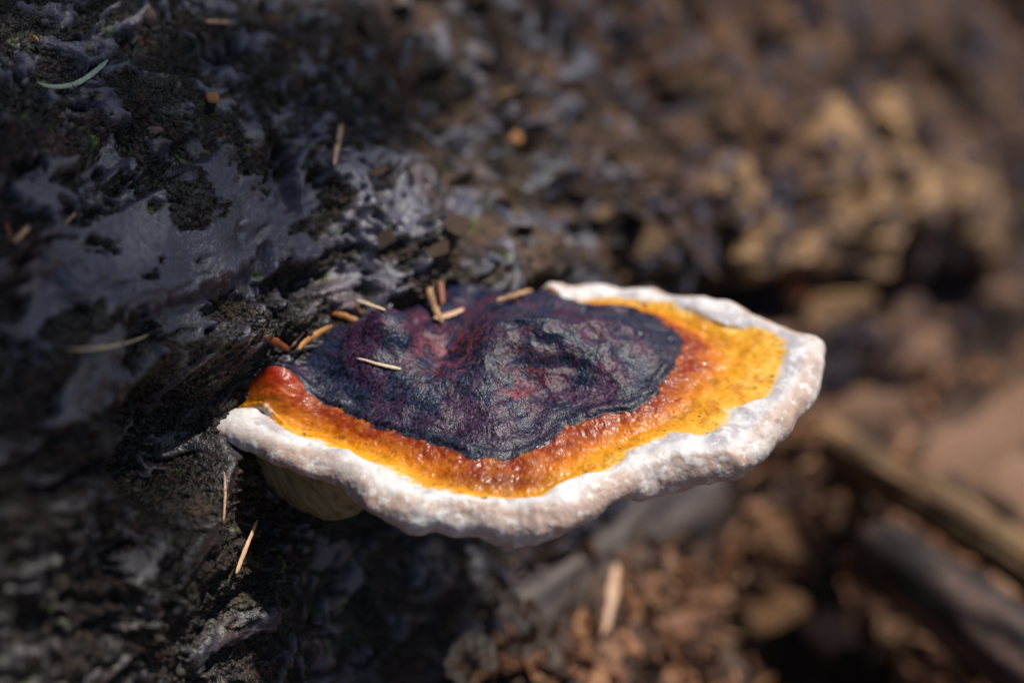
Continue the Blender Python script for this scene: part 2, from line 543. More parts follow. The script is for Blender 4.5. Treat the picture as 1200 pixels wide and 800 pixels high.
root_log = bpy.data.objects.new('fallen_log', None)
root_log.location = LOG_C - np.array([0, 0, LOG_R])
root_log.empty_display_size = 0.05
col_.objects.link(root_log)
tag(root_log, 'dark wet fallen log with cracked bark that carries the bracket fungus', 'log')
me, logP, logN = build_log()
bark = link('bark', me, M_bark, root_log)


# ------------------------------------------------------------------ the bracket fungus
RIM = [(226, 496), (236, 520), (262, 530), (290, 541), (312, 549), (354, 565), (395, 580), (415, 598), (444, 619), (477, 628), (510, 627), (539, 628), (560, 629), (601, 636), (641, 635),
       (682, 623), (711, 606), (736, 590), (765, 577), (794, 568), (831, 566), (864, 563), (889, 552), (905, 535), (926, 510), (948, 481), (963, 448), (973, 423)]
RIM_FAR = [(967, 404), (946, 390), (913, 380), (889, 370), (868, 357), (847, 353), (806, 343), (773, 334), (724, 331), (682, 332), (650, 338)]
WHITE = [(285, 478), (304, 478), (333, 503), (374, 512), (407, 528), (453, 548), (486, 564), (519, 575), (572, 580), (605, 581), (637, 580), (662, 564), (711, 549), (744, 523), (790, 504), (831, 510), (847, 500), (856, 475),
         (897, 467), (909, 448), (920, 419), (924, 398), (905, 386), (847, 380), (814, 365), (781, 352), (736, 345), (699, 347), (662, 349)]
YELL = [(295, 470), (330, 490), (366, 500), (416, 516), (477, 541), (519, 560), (581, 571), (625, 570), (654, 553), (707, 521), (757, 501), (820, 466), (850, 425), (852, 394), (806, 376), (773, 363), (736, 352), (700, 351), (665, 352)]
CRUST = [(339, 438), (346, 455), (356, 463), (395, 476), (436, 496), (477, 507), (519, 523), (552, 533), (593, 535), (625, 524), (641, 514), (666, 498), (707, 484), (744, 479), (765, 464), (777, 444), (794, 423),
         (801, 396), (781, 378), (765, 368), (740, 359), (707, 354), (680, 354)]
FC = U(590, 432, 0.0)[:2]
NT = 1500
TH = np.linspace(-math.pi, math.pi, NT, endpoint=False)


def polar(pts):
    p = np.array(pts) - FC
    return np.arctan2(p[:, 1], p[:, 0]), np.hypot(p[:, 0], p[:, 1])


def curve(pts, smooth):
    t, r = polar(pts)
    o = np.argsort(t)
    t, r = t[o], r[o]
    t = np.concatenate([t - 2 * math.pi, t, t + 2 * math.pi])
    r = np.concatenate([r, r, r])
    v = np.interp(TH, t, r)
    k = np.exp(-0.5 * (np.arange(-60, 61) / smooth) ** 2)
    k /= k.sum()
    return np.convolve(np.concatenate([v[-60:], v, v[:60]]), k, 'valid')


BACK = [(0.006, 0.326), (-0.006, 0.331), (-0.020, 0.334), (-0.036, 0.326), (-0.052, 0.312), (-0.066, 0.294), (-0.070, 0.282)]


def back(f):
    return [tuple(FC + (np.array(p) - FC) * f) for p in BACK]


r4 = curve([U(x, y, -0.0055)[:2] for x, y in RIM] + [U(x, y, -0.0005)[:2] for x, y in RIM_FAR] + back(1.0), 5)
r3 = curve([U(x, y, 0.0005)[:2] for x, y in WHITE] + back(0.95), 4)
r2 = curve([U(x, y, 0.0005)[:2] for x, y in YELL] + back(0.925), 9)
r1 = curve([U(x, y, 0.0012)[:2] for x, y in CRUST] + back(0.90), 4)
cth = np.stack([np.cos(TH), np.sin(TH), 0 * TH], -1)
r1 = r1 + 0.0007 * fbm(cth * 0.05, 0.006, 2, 7)
r3 = r3 + 0.0005 * fbm(cth * 0.05, 0.006, 2, 17)
r3 = np.minimum(r3, r4 - 0.0012)
r2 = np.minimum(r2, r3 - 0.0008)
r1 = np.minimum(r1, r2 - 0.0008)
back_t, _ = polar(np.array([U(650, 338, 0)[:2], U(249, 497, 0)[:2]]))     # the two ends of the free rim


def tip_fade():
    """1 round the free front, 0 where the bracket is buried in the log"""
    d = (TH - back_t[0]) % (2 * math.pi)
    e = (back_t[1] - TH) % (2 * math.pi)
    span = (back_t[1] - back_t[0]) % (2 * math.pi)                         # buried arc
    inside = (d < span)
    dist = np.where(inside, np.minimum(d, span - d), 0)
    return 1 - sst(0.0, 0.25, dist)


FREE = tip_fade()


def build_fungus():
    n1, n2, n3, n4, n5 = 170, 26, 30, 90, 44
    q1 = np.linspace(0.004, 1, n1) ** 0.85
    r = [q1[:, None] * r1[None]]
    qq = [np.broadcast_to(q1[:, None], (n1, NT))]
    a = np.linspace(0, 1, n2 + 1)[1:]
    r.append(r1 + a[:, None] * (r2 - r1)); qq.append(np.broadcast_to(1 + a[:, None], (n2, NT)))
    a = np.linspace(0, 1, n3 + 1)[1:]
    r.append(r2 + a[:, None] * (r3 - r2)); qq.append(np.broadcast_to(2 + a[:, None], (n3, NT)))
    # white margin: a flat lip, then a rounded edge that turns under
    w = (r4 - r3)[None]
    a = np.linspace(0, 1, n4 + 1)[1:][:, None]
    roll = np.minimum(w * 0.75, 0.0052)
    flat = 0.36
    phi = np.clip((a - flat) / (1 - flat), 0, 1) * R_(150)
    rw = np.where(a < flat, r3 + (w - roll) * (a / flat), r4 - roll + roll * np.sin(phi))
    th_v = 0.0041 + 0.0011 * fbm(cth * 0.05, 0.012, 2, 27)[None] + 0.0 * a
    leftw = np.exp(-0.5 * (((TH - R_(-165) + math.pi) % (2 * math.pi) - math.pi) / 0.40) ** 2)[None]
    th_v = th_v * (0.55 + 0.45 * sst(0.002, 0.008, w)) * (1 - 0.45 * leftw)
    zw = np.where(a < flat, 0.0004 * np.sin(a / flat * math.pi / 2), 0.0004 - th_v * (1 - np.cos(phi)))
    r.append(rw); qq.append(np.broadcast_to(3 + a, (n4, NT)))
    # pores: inwards and down towards the log
    b = np.linspace(0, 1, n5 + 1)[1:][:, None]
    r_in = rw[-1][None]
    left = np.exp(-0.5 * (((TH - R_(-160) + math.pi) % (2 * math.pi) - math.pi) / 0.42) ** 2)[None]
    drop = (0.0030 + 0.0155 * left * (0.75 + 0.5 * np.sin(TH * 9 + 0.6)[None]))
    inset = b * r_in * 0.97
    rp = r_in - inset
    zp = zw[-1][None] - drop * sst(0.0, 1.0, inset / (0.011 + 0.02 * (1 - left))) - 0.012 * sst(0.2, 1, b) * (1 - left) * 0.6
    r.append(rp); qq.append(np.broadcast_to(4 + b, (n5, NT)))
    Rr = np.concatenate(r, 0)
    Q = np.concatenate([np.array(x) for x in qq], 0)
    X = FC[0] + Rr * np.cos(TH)
    Y = FC[1] + Rr * np.sin(TH)
    P2 = np.stack([X, Y, 0 * X], -1)
    # crust height
    m1 = Q <= 1.0001
    rc = r1[None]
    kk = np.ones(25) / 25
    r1s = np.convolve(np.concatenate([r1[-12:], r1, r1[:12]]), kk, 'valid')
    bx, by = FC[0] + r1s[::6] * np.cos(TH[::6]), FC[1] + r1s[::6] * np.sin(TH[::6])
    far_d = np.full(X[:n1].shape, 1.0)
    for x_, y_ in zip(bx, by):
        far_d = np.minimum(far_d, np.hypot(X[:n1] - x_, Y[:n1] - y_))
    radial = (1 - Q[:n1]) * rc
    dist_edge = np.zeros_like(X)
    dist_edge[:n1] = lerp(radial, far_d, sst(0.0008, 0.0025, radial))
    ycrest = sst(-0.045, 0.012, Y - (FC[1] + 0.006) + 0.10 * X)
    fallback = sst(0.016, 0.036, Y - FC[1] - 0.25 * np.minimum(X, 0.0))
    dome = 0.0006 * sst(0, 0.0018, dist_edge) + 0.0095 * sst(0.0, 0.034, dist_edge) * (0.5 + 0.6 * ycrest) * (1 - 0.6 * fallback)
    bul = np.zeros_like(X)
    red = np.zeros_like(X)
    for px, py, z, rx, h, rd in ((448, 372, 0.012, 0.0080, 6.0, 0.0), (525, 372, 0.006, 0.0125, -6.0, 0.25), (425, 400, 0.011, 0.010, 2.0, 0.0), (600, 362, 0.012, 0.010, 3.0, 0.0), (690, 365, 0.011, 0.012, 1.6, 0), (528, 392, 0.008, 0.0075, -5.0, 0.8), (560, 380, 0.01, 0.005, 1.0, 0.2),
                                 (620, 400, 0.012, 0.007, -1.6, 0.42), (575, 425, 0.011, 0.009, 1.2, 0.06), (610, 424, 0.011, 0.0035, 0.5, 0.7), (640, 402, 0.011, 0.0035, 0.5, 0.6), (480, 440, 0.008, 0.014, 1.0, 0.0), (650, 385, 0.012, 0.006, 1.2, 0.2), (505, 410, 0.009, 0.006, -1.2, 0.4), (640, 415, 0.010, 0.008, -0.8, 0.1),
                                 (590, 447, 0.010, 0.010, -0.7, 0.0), (730, 400, 0.009, 0.012, 0.8, 0.1), (610, 490, 0.006, 0.010, 0.8, 0.0)):
        c = U(px, py, z)
        gq = np.exp(-((X - c[0]) ** 2 + ((Y - c[1]) * 1.2) ** 2) / rx ** 2)
        bul += h * 0.001 * gq
        red = np.maximum(red, rd * gq)
    bul *= sst(0.001, 0.010, dist_edge)
    Z = np.zeros_like(X)
    Z = np.where(m1, 0.0008 + dome + bul, Z)
    # buried root of the cap lifts to meet the bark
    band = (Q > 1) & (Q <= 3.0001)
    tband = np.clip((Q - 1) / 2, 0, 1)
    Z = np.where(band, 0.0008 - 0.0013 * np.sin(np.clip(tband, 0, 1) * math.pi) * 0.9 - 0.0008 * tband, Z)
    # the red lobe that climbs at the left root
    lobe = U(324, 446, 0.004)
    lg = np.exp(-((X - lobe[0]) ** 2 + (Y - lobe[1]) ** 2) / 0.0062 ** 2)
    Z = Z + np.where(Q <= 3.0, 0.0068 * lg * (1 - sst(2.0, 3.0, Q)), 0)
    i3, i4 = n1 + n2 + n3, n1 + n2 + n3 + n4
    Z[i3:i4] = zw
    Z[i4:] = zp
    # the far rim curls up a little, the whole rim waves
    wave = 0.0010 * fbm(cth * 0.05, 0.02, 2, 41)[None]
    Z += wave * sst(0.3, 1.0, Rr / r4[None]) * FREE[None]
    Z -= 0.009 * (1 - FREE[None]) * sst(0.75, 1.0, Rr / r4[None]) * (Q < 4) + 0.009 * (1 - FREE[None]) * (Q >= 4)
    P = np.stack([X, Y, Z], -1)

    def normals(P):
        du = np.empty_like(P)
        du[1:-1] = P[2:] - P[:-2]; du[0] = P[1] - P[0]; du[-1] = P[-1] - P[-2]
        dv = np.roll(P, -1, 1) - np.roll(P, 1, 1)
        n = np.cross(du, dv)
        return n / (np.linalg.norm(n, axis=-1, keepdims=True) + 1e-12)

    N = normals(P)
    # ---- relief along the normal
    G = P.copy()
    lump = fbm(G, 0.012, 2, 101)
    mid = fbm(G, 0.0038, 3, 104, 0.55)
    fine = fbm(G, 0.0011, 3, 108, 0.65)
    rings = np.sin((dist_edge / 0.0036 + 0.7 * fbm(P2, 0.012, 2, 110)) * 2 * math.pi)
    ringw = (1 - sst(0.014, 0.024, dist_edge)) * sst(0.0008, 0.003, dist_edge) * (1 - 0.8 * ycrest)
    d1, d2 = worley2(X / 0.0011 + 0.6 * mid, Y / 0.0008 + 0.6 * lump, 4)
    crack = 1 - sst(0.0, 0.22, d2 - d1)
    dimple = np.clip(-fbm(G, 0.0075, 2, 115) - 0.18, 0, 1)
    disp = np.zeros_like(X)
    dc = 0.0013 * lump + 0.00012 * mid + 0.00010 * fine + 0.00012 * rings * ringw - 0.00003 * crack - 0.0022 * dimple * ycrest
    dc *= 0.25 + 0.75 * sst(0.0, 0.002, dist_edge)
    do = 0.00045 * mid + 0.00011 * fine * (1.6 - 0.5 * np.clip(Q - 1, 0, 2)) + 0.00045 * lump - 0.00035 * np.exp(-((Q - 1.95 + 0.3 * lump) / 0.16) ** 2)
    dw = 0.0011 * fbm(G, 0.010, 2, 120) + 0.00022 * fbm(G, 0.0032, 2, 124) + 0.00010 * np.abs(fbm(G, 0.0016, 2, 126)) + 0.00006 * fine
    # low vertical flutes on the rounded edge
    th_arc = TH[None] * 0.055
    flute = fbm(np.stack([th_arc + 0 * X, 0.25 * (Q - 3) * 0.01, 0 * X], -1), 0.0042, 2, 130)
    dw += 0.00025 * flute * sst(3.25, 3.55, Q)
    dp = 0.0009 * mid + 0.0014 * lump
    wb_ = sst(2.7, 3.1, Q)
    disp = np.where(m1, dc, lerp(do, dw, wb_))
    disp = np.where(Q > 4, lerp(dw, dp, sst(4, 4.25, Q)), disp)
    P = P + N * disp[..., None]
    N = normals(P)

    # ---- colours
    e1 = fbm(G, 0.0030, 4, 140, 0.6)
    e2 = fbm(G, 0.0009, 3, 145, 0.6)
    e3 = fbm(G, 0.010, 3, 150)
    C = np.ones(X.shape + (3,)) * np.array((0.010, 0.016, 0.040))
    C = cmix(C, (0.048, 0.013, 0.040), sst(-0.10, 0.5, e3 + 0.35 * e1) * (0.5 + 0.35 * ycrest))
    C = cmix(C, (0.085, 0.030, 0.040), sst(0.1, 0.6, fbm(G, 0.006, 3, 155) + 0.2 * e2) * (0.08 + 0.6 * ycrest) * 0.5)
    C = cmix(C, (0.26, 0.045, 0.048), np.clip(red * 0.85 + 0.02, 0, 1) * sst(-0.30, 0.35, e1 + 0.3 * e2))
    C = cmix(C, (0.085, 0.090, 0.125), sst(0.28, 0.6, e2 + 0.25 * e1) * 0.5)
    C = cmix(C, (0.014, 0.016, 0.027), sst(0.80, 1.0, Q + 0.10 * e1) * 0.6)
    # resin band
    qn = Q + 0.16 * e1 + 0.10 * e2
    O = np.ones(X.shape + (3,)) * np.array((0.24, 0.030, 0.003))
    O = cmix(O, (0.56, 0.150, 0.004), sst(1.18, 1.80, qn + 0.25 * e1))
    O = cmix(O, (0.70, 0.30, 0.010), sst(1.60, 2.10, qn + 0.2 * e3))
    O = cmix(O, (0.74, 0.42, 0.05), sst(2.20, 2.95, qn + 0.3 * e1))
    O = cmix(O, (0.36, 0.10, 0.008), sst(0.15, 0.5, e1 + 0.4 * e2 - 0.25 * (Q - 1.5)) * 0.75)
    O = cmix(O, (0.50, 0.17, 0.008), sst(0.05, 0.45, fbm(G, 0.0055, 3, 171) + 0.3 * e2) * sst(1.9, 2.3, Q) * 0.75)
    O = cmix(O, (0.80, 0.52, 0.14), sst(0.15, 0.55, fbm(G, 0.0045, 3, 175) + 0.3 * e2) * sst(2.1, 2.6, Q) * 0.7)
    O = cmix(O, (0.26, 0.075, 0.008), np.exp(-((Q - 1.95 + 0.35 * e1) / 0.10) ** 2) * sst(-0.2, 0.3, e3) * 0.7)
    O = cmix(O, (0.06, 0.025, 0.01), sst(0.55, 0.66, fbm(G, 0.0014, 2, 178)) * sst(1.9, 2.3, Q) * 0.8)
    dark_line = U(590, 560, 0)
    O = cmix(O, (0.11, 0.012, 0.006), np.exp(-((X - dark_line[0]) / 0.012) ** 2 - ((Y - dark_line[1]) / 0.0022) ** 2) * 0.75)
    lobe2 = U(322, 445, 0.004)
    O = cmix(O, (0.32, 0.018, 0.005), np.exp(-((X - lobe2[0]) ** 2 + (Y - lobe2[1]) ** 2) / 0.0065 ** 2) * 0.9)
    # white margin
    Wc = np.ones(X.shape + (3,)) * np.array((0.66, 0.64, 0.635))
    lav = sst(-0.15, 0.35, fbm(G, 0.007, 2, 160) + 0.25 * e1 + 0.55 * sst(-0.005, 0.05, X) - 0.22) * (1 - sst(3.30, 3.46, Q + 0.06 * e1))
    Wc = cmix(Wc, (0.36, 0.325, 0.365), lav * 0.7)
    tan = sst(3.34, 3.50, Q + 0.10 * fbm(G, 0.009, 2, 165)) * (0.35 + 0.65 * sst(-0.25, 0.15, fbm(G, 0.02, 2, 167) + 0.25 * e1 + 0.35 * sst(-0.04, 0.0, X) - 0.15))
    Wc = cmix(Wc, (0.45, 0.30, 0.235), tan * 0.85)
    Wc = cmix(Wc, (0.40, 0.31, 0.27), sst(0.30, 0.65, e1 + 0.3 * e2) * 0.4)
    Wc = cmix(Wc, (0.80, 0.79, 0.79), sst(0.15, 0.5, fbm(G, 0.0024, 3, 181) + 0.3 * e2) * 0.6)
    # pores
    Pc = np.ones(X.shape + (3,)) * np.array((0.30, 0.25, 0.135))
    Pc = cmix(Pc, (0.17, 0.13, 0.065), sst(-0.1, 0.4, e1 + 0.4 * e2))
    k1 = sst(-0.00035, 0.00035, Rr - r1[None] + 0.0011 * e1 + 0.0007 * e2 - 0.0001)
    k3 = sst(-0.0011, 0.0006, Rr - r3[None] + 0.0016 * e1 + 0.0009 * e2)
    k4 = sst(3.9, 4.06, Q + 0.05 * e1)
    C = C * (1 - k1[..., None]) + O * k1[..., None]
    C = C * (1 - k3[..., None]) + Wc * k3[..., None]
    C = C * (1 - k4[..., None]) + Pc * k4[..., None]
    rough = lerp(0.37 + 0.10 * e1, 0.42 + 0.14 * e1, k1)
    rough = lerp(rough, 0.52 + 0.10 * e1, k3)
    rough = np.clip(lerp(rough, 0.75, k4), 0.22, 0.9)

    root = bpy.data.objects.new('bracket_fungus', None)
    root.location = (-0.036, 0.300, 0.0)
    root.empty_display_size = 0.02
    col_.objects.link(root)
    tag(root, 'glossy shelf fungus with dark crust, orange band and white margin growing from the log', 'fungus')
    cuts = [('crust', 0, n1, M_crust), ('red_band', n1 - 1, n1 + n2, M_resin), ('yellow_band', n1 + n2 - 1, i3, M_resin),
            ('white_margin', i3 - 1, i4, M_margin), ('pore_surface', i4 - 1, i4 + n5, M_pore)]
    for nm, a, b_, m in cuts:
        nr = b_ - a
        f = grid_faces(nr, NT, True)
        V, cc, rr, nn = P[a:b_], C[a:b_], rough[a:b_], N[a:b_]
        if nm == 'crust':                                     # close the middle
            k = nr * NT
            V = np.concatenate([V.reshape(-1, 3), V[0].mean(0)[None]])
            cc = np.concatenate([cc.reshape(-1, 3), cc[0].mean(0)[None]])
            rr = np.concatenate([rr.reshape(-1), [rr[0].mean()]])
            nn = np.concatenate([nn.reshape(-1, 3), [[0, 0, 1]]])
            j = np.arange(0, NT, 2)
            f = np.concatenate([f, np.stack([(j + 2) % NT, (j + 1) % NT, j, np.full_like(j, k)], -1)])
            nme = mesh_np(nm, V, f, cc, rr, nn, True)
        else:
            nme = mesh_np(nm, V, f, cc, rr, nn, True)
        link(nm, nme, m, root)
    return root


fungus = build_fungus()

# ------------------------------------------------------------------ the ground
def log_point(px, py):
    a = log_sw(px, py)
    g = a[1] / LOG_R
    return LOG_C + a[0] * LOG_A + LOG_R * (math.cos(g) * LOG_N + math.sin(g) * LOG_B)


_gp = [CAM + d * raydir(px, py) for px, py, d in ((697, 730, 0.49), (560, 790, 0.455), (1100, 550, 0.60), (950, 700, 0.51), (1190, 790, 0.50), (800, 620, 0.50))]
_gp += [log_point(px, py) for px, py in ((860, 352), (950, 350), (1060, 346), (1190, 342))]
_gp = np.array(_gp)
_gA = np.c_[np.ones(len(_gp)), _gp[:, 0], _gp[:, 1]]
GCO = np.linalg.lstsq(_gA, _gp[:, 2], rcond=None)[0]
0 and print('ground', GCO, (_gA @ GCO - _gp[:, 2]).round(3))


def ground_base(x, y):
    """slope under the log, easing out to level ground far away"""
    xx = np.asarray(x) - 0.10
    yy = np.asarray(y) - 0.42
    lim = lambda t, k: k * np.tanh(t / k)
    return GCO[0] + GCO[1] * (0.10 + lim(xx, 1.2)) + GCO[2] * (0.42 + lim(yy, 1.0))


def on_ground(px, py, lift=0.0):
    d = raydir(px, py)
    t = 0.3
    for _ in range(60):
        p = CAM + d * t
        t += (p[2] - (ground_base(p[0], p[1]) + lift)) * 0.6
    return CAM + d * t


def build_ground():
    xs = axis_steps([(-80.0, 8), (-4, 0.5), (-0.5, 0.02), (-0.12, 0.003), (0.45, 0.003), (1.0, 0.03), (4, 0.5), (80.0, 8)])
    ys = axis_steps([(-80.0, 8), (-4, 0.5), (-0.2, 0.03), (0.15, 0.003), (0.75, 0.003), (1.3, 0.03), (4, 0.5), (80.0, 8)])
    X, Y = np.meshgrid(xs, ys, indexing='xy')
    Z = ground_base(X, Y)
    P = np.stack([X, Y, 0 * X], -1)
    near = 1 - sst(0.7, 2.5, np.hypot(X - 0.1, Y - 0.4))
    H = 0.009 * fbm(P, 0.09, 3, 201) + 0.007 * fbm(P, 0.03, 3, 205) + 0.004 * fbm(P, 0.010, 3, 209)
    pit_shade = np.zeros_like(X)
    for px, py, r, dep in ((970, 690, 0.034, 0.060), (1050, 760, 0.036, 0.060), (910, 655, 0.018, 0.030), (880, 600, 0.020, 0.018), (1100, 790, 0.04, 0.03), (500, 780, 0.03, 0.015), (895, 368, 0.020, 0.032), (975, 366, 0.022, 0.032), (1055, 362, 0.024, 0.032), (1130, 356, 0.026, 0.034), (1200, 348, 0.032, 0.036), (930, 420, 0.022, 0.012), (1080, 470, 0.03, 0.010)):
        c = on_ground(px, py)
        if dep > 0.025: pit_shade = np.maximum(pit_shade, np.exp(-(((X - c[0]) ** 2 + (Y - c[1]) ** 2) / (r * 1.1) ** 2) ** 2))
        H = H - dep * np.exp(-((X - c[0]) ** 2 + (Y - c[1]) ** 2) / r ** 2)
    Z = Z + H * near
    t1 = fbm(P, 0.04, 4, 220, 0.6)
    t2 = fbm(P, 0.012, 4, 225, 0.6)
    C = np.ones(X.shape + (3,)) * np.array((0.045, 0.026, 0.018))
    C = cmix(C, (0.125, 0.066, 0.042), sst(-0.1, 0.5, t1 + 0.4 * t2))
    C = cmix(C, (0.20, 0.12, 0.08), sst(0.2, 0.6, t2) * 0.6)
    C = cmix(C, (0.018, 0.011, 0.008), pit_shade)  # shade in the hollows painted into the soil colour
    global PIT
    PIT = lambda x, y: max(math.exp(-(((x - on_ground(*q)[0]) ** 2 + (y - on_ground(*q)[1]) ** 2) / rr ** 2) ** 2) for q, rr in (((970, 690), 0.034), ((1050, 760), 0.036), ((910, 655), 0.018)))
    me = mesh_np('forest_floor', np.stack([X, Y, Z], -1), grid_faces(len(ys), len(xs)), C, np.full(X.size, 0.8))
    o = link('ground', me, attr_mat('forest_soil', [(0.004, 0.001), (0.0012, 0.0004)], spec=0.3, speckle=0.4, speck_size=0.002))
    tag(o, 'brown forest floor of soil and rotting wood sloping below the log', kind='structure')
    return o


ground = build_ground()
bpy.context.view_layer.update()
dg = bpy.context.evaluated_depsgraph_get()


def hit(px, py):
    """where a sight line meets what has been built so far: point, normal"""
    d = Vector(raydir(px, py)).normalized()
    ok, loc, nor, _, ob, _ = sc.ray_cast(dg, Vector(CAM), d)
    if not ok:
        return on_ground(px, py), np.array([0, 0, 1.0])
    if nor.dot(d) > 0:
        nor = -nor
    return np.array(loc), np.array(nor)


# ------------------------------------------------------------------ loose pieces: needles, chips, scales
def frame_along(pts):
    t = np.gradient(pts, axis=0)
    return t / np.linalg.norm(t, axis=1)[:, None]


def blade_mesh(name, pts, widths, thick, up, keel=0.25, seg=8):
    """a tapered, slightly flattened stem swept along pts"""
    pts = np.asarray(pts)
    t = frame_along(pts)
    V = []
    for p, tt, w in zip(pts, t, widths):
        side = np.cross(tt, up); side /= np.linalg.norm(side)
        u2 = np.cross(side, tt)
        for k in range(seg):
            a = 2 * math.pi * k / seg
            V.append(p + side * math.cos(a) * w * 0.5 + u2 * (math.sin(a) * w * 0.5 * thick + keel * w * thick * abs(math.cos(a)) * 0.3))
    n = len(pts)
    F = [tuple(q) for q in grid_faces(n, seg, True)]
    me = bpy.data.meshes.new(name)
    me.from_pydata([tuple(v) for v in V], [], F + [tuple(range(seg))[::-1], tuple((n - 1) * seg + k for k in range(seg))])
    for p in me.polygons:
        p.use_smooth = True
    return me


def settle(path_px, n=14, lift=0.0004, clear=0.88):
    """curve through the ray hits of a pixel path: smoothed, then raised so that it rests on the bumps"""
    pp = np.array(path_px, float)
    s = np.concatenate([[0], np.cumsum(np.hypot(*np.diff(pp, axis=0).T))])
    u = np.linspace(0, s[-1], n)
    if len(pp) == 3:                                     # smooth bend
        v = u / s[-1]
        m = pp[1] * 2 - (pp[0] + pp[2]) * 0.5
        q = ((1 - v) ** 2)[:, None] * pp[0] + (2 * v * (1 - v))[:, None] * m + (v ** 2)[:, None] * pp[2]
    else:
        q = np.stack([np.interp(u, s, pp[:, 0]), np.interp(u, s, pp[:, 1])], -1)
    H = [hit(a, b) for a, b in q]
    N = np.mean([h[1] for h in H], 0)
    N /= np.linalg.norm(N)
    dep = np.array([(h[0] - CAM) @ FWD for h in H])
    med = np.median(dep)
    dep = np.clip(dep, med - 0.02, med + 0.02)
    v = np.linspace(-1, 1, n)
    co = np.polyfit(v, dep, 1)
    line = np.polyval(co, v)
    over = np.quantile(line - dep, clear)                # how far the straight line dips behind the surface
    line = line - max(over, 0)
    pts = np.array([CAM + raydir(a, b) * d for (a, b), d in zip(q, line)]) + N * lift
    return pts, N, float(line.mean())


def place(me, name, label, cat, mat, group=None):
    co = np.empty(len(me.vertices) * 3, F32)
    me.vertices.foreach_get('co', co)
    co = co.reshape(-1, 3)
    c = co.mean(0)
    c[2] = co[:, 2].min()
    me.vertices.foreach_set('co', (co - c).ravel())
    me.update()
    me.materials.append(mat)
    o = bpy.data.objects.new(name, me)
    o.location = c
    col_.objects.link(o)
    tag(o, label, cat, group)
    return o


def needle(name, label, cat, path, w_px, mat, taper=(0.35, 1.0, 0.5), thick=0.38, n=14, lift=0.0003, group=None):
    pts, N, d = settle(path, n, lift)
    w = w_px * PX * d * 0.70
    v = np.linspace(0, 1, n)
    prof = np.interp(v, [0, 0.10, 0.45, 0.9, 1], [taper[0] * 0.35, lerp(taper[0], taper[1], .3), taper[1], lerp(taper[2], taper[1], .25), taper[2] * 0.3])
    prof = prof * (1 + (0.05 if 'needle' in name or 'straw' in name else 0.14) * rng.normal(size=n))
    pts = pts + np.cross(N, frame_along(pts)) * (0.10 * w * np.cumsum(rng.normal(size=n)))[:, None] * 0.5
    me = blade_mesh(name, pts, prof * w, thick, N)
    return place(me, name, label, cat, mat, group)


def flake_mesh(name, nr, nt, thick, curl, rag, seed):
    """an irregular unit scale (radius about 1) with a rim edge, curled, lying in its own xy plane"""
    r = np.random.default_rng(seed)
    th = np.linspace(0, 2 * math.pi, nt, endpoint=False)
    out = 1 + rag * sum(r.normal() * np.cos(k * th + r.uniform(0, 6.28)) / k ** 0.8 for k in range(2, 7))
    out = np.clip(out, 0.45, 1.6)
    V = []
    for sgn in (1, -1):
        for q in np.linspace(0.12, 1, nr):
            x, y = out * q * np.cos(th), out * q * np.sin(th)
            z = curl * (x * x * 0.6 - 0.3 * y * y) + sgn * thick * (1 - 0.7 * q ** 4) + 0.05 * np.sin(3 * x + seed) * np.cos(2.5 * y)
            V.append(np.stack([x, y, z], -1))
    V = np.array(V)
    top, bot = V[:nr], V[nr:][::-1]
    G = np.concatenate([top, bot])
    F = [tuple(q) for q in grid_faces(2 * nr, nt, True)]
    me = bpy.data.meshes.new(name)
    L = 2 * nr * nt
    me.from_pydata([tuple(v) for v in G.reshape(-1, 3)], [], F + [tuple(range(nt))[::-1], tuple(L - nt + k for k in range(nt))])
    for p in me.polygons:
        p.use_smooth = True
    return me


def basis(N, spin):
    N = np.asarray(N) / np.linalg.norm(N)
    t = np.cross(N, [0.3, 0.2, 0.9]); t /= np.linalg.norm(t)
    b = np.cross(N, t)
    x = t * math.cos(spin) + b * math.sin(spin)
    y = np.cross(N, x)
    from mathutils import Matrix
    return Matrix(((x[0], y[0], N[0]), (x[1], y[1], N[1]), (x[2], y[2], N[2])))


def lay_flake(name, label, cat, me, px, py, rx_px, ry_px, mat, img_dir=(1, 0), tilt=0.15, lift=0.001, own=True, nrm=None, group=None):
    """lay a scale on whatever is under the pixel, its long side along img_dir as seen"""
    p, N = hit(px, py)
    if nrm is not None:
        N = np.array(nrm)
    N = N / np.linalg.norm(N) + rng.normal(size=3) * tilt
    N = N / np.linalg.norm(N)
    d = (p - CAM) @ FWD
    ax = RGT * img_dir[0] - UPV * img_dir[1]
    ax = ax - N * (ax @ N); ax /= np.linalg.norm(ax)
    ay = np.cross(N, ax)
    from mathutils import Matrix
    M = Matrix(((ax[0], ay[0], N[0]), (ax[1], ay[1], N[1]), (ax[2], ay[2], N[2])))
    o = bpy.data.objects.new(name, me)
    if len(me.materials) == 0:
        me.materials.append(mat)
    o.rotation_euler = M.to_euler()
    sx, sy = rx_px * PX * d, ry_px * PX * d
    sy2 = sy / max(0.35, abs(N @ -FWD))
    o.scale = (sx, sy2, (sx + sy) * 0.5)
    o.location = p + N * lift
    col_.objects.link(o)
    tag(o, label, cat, group)
    if lift >= 0.005: KEEP.append((px, py, max(rx_px, ry_px) * 0.9))
    return o


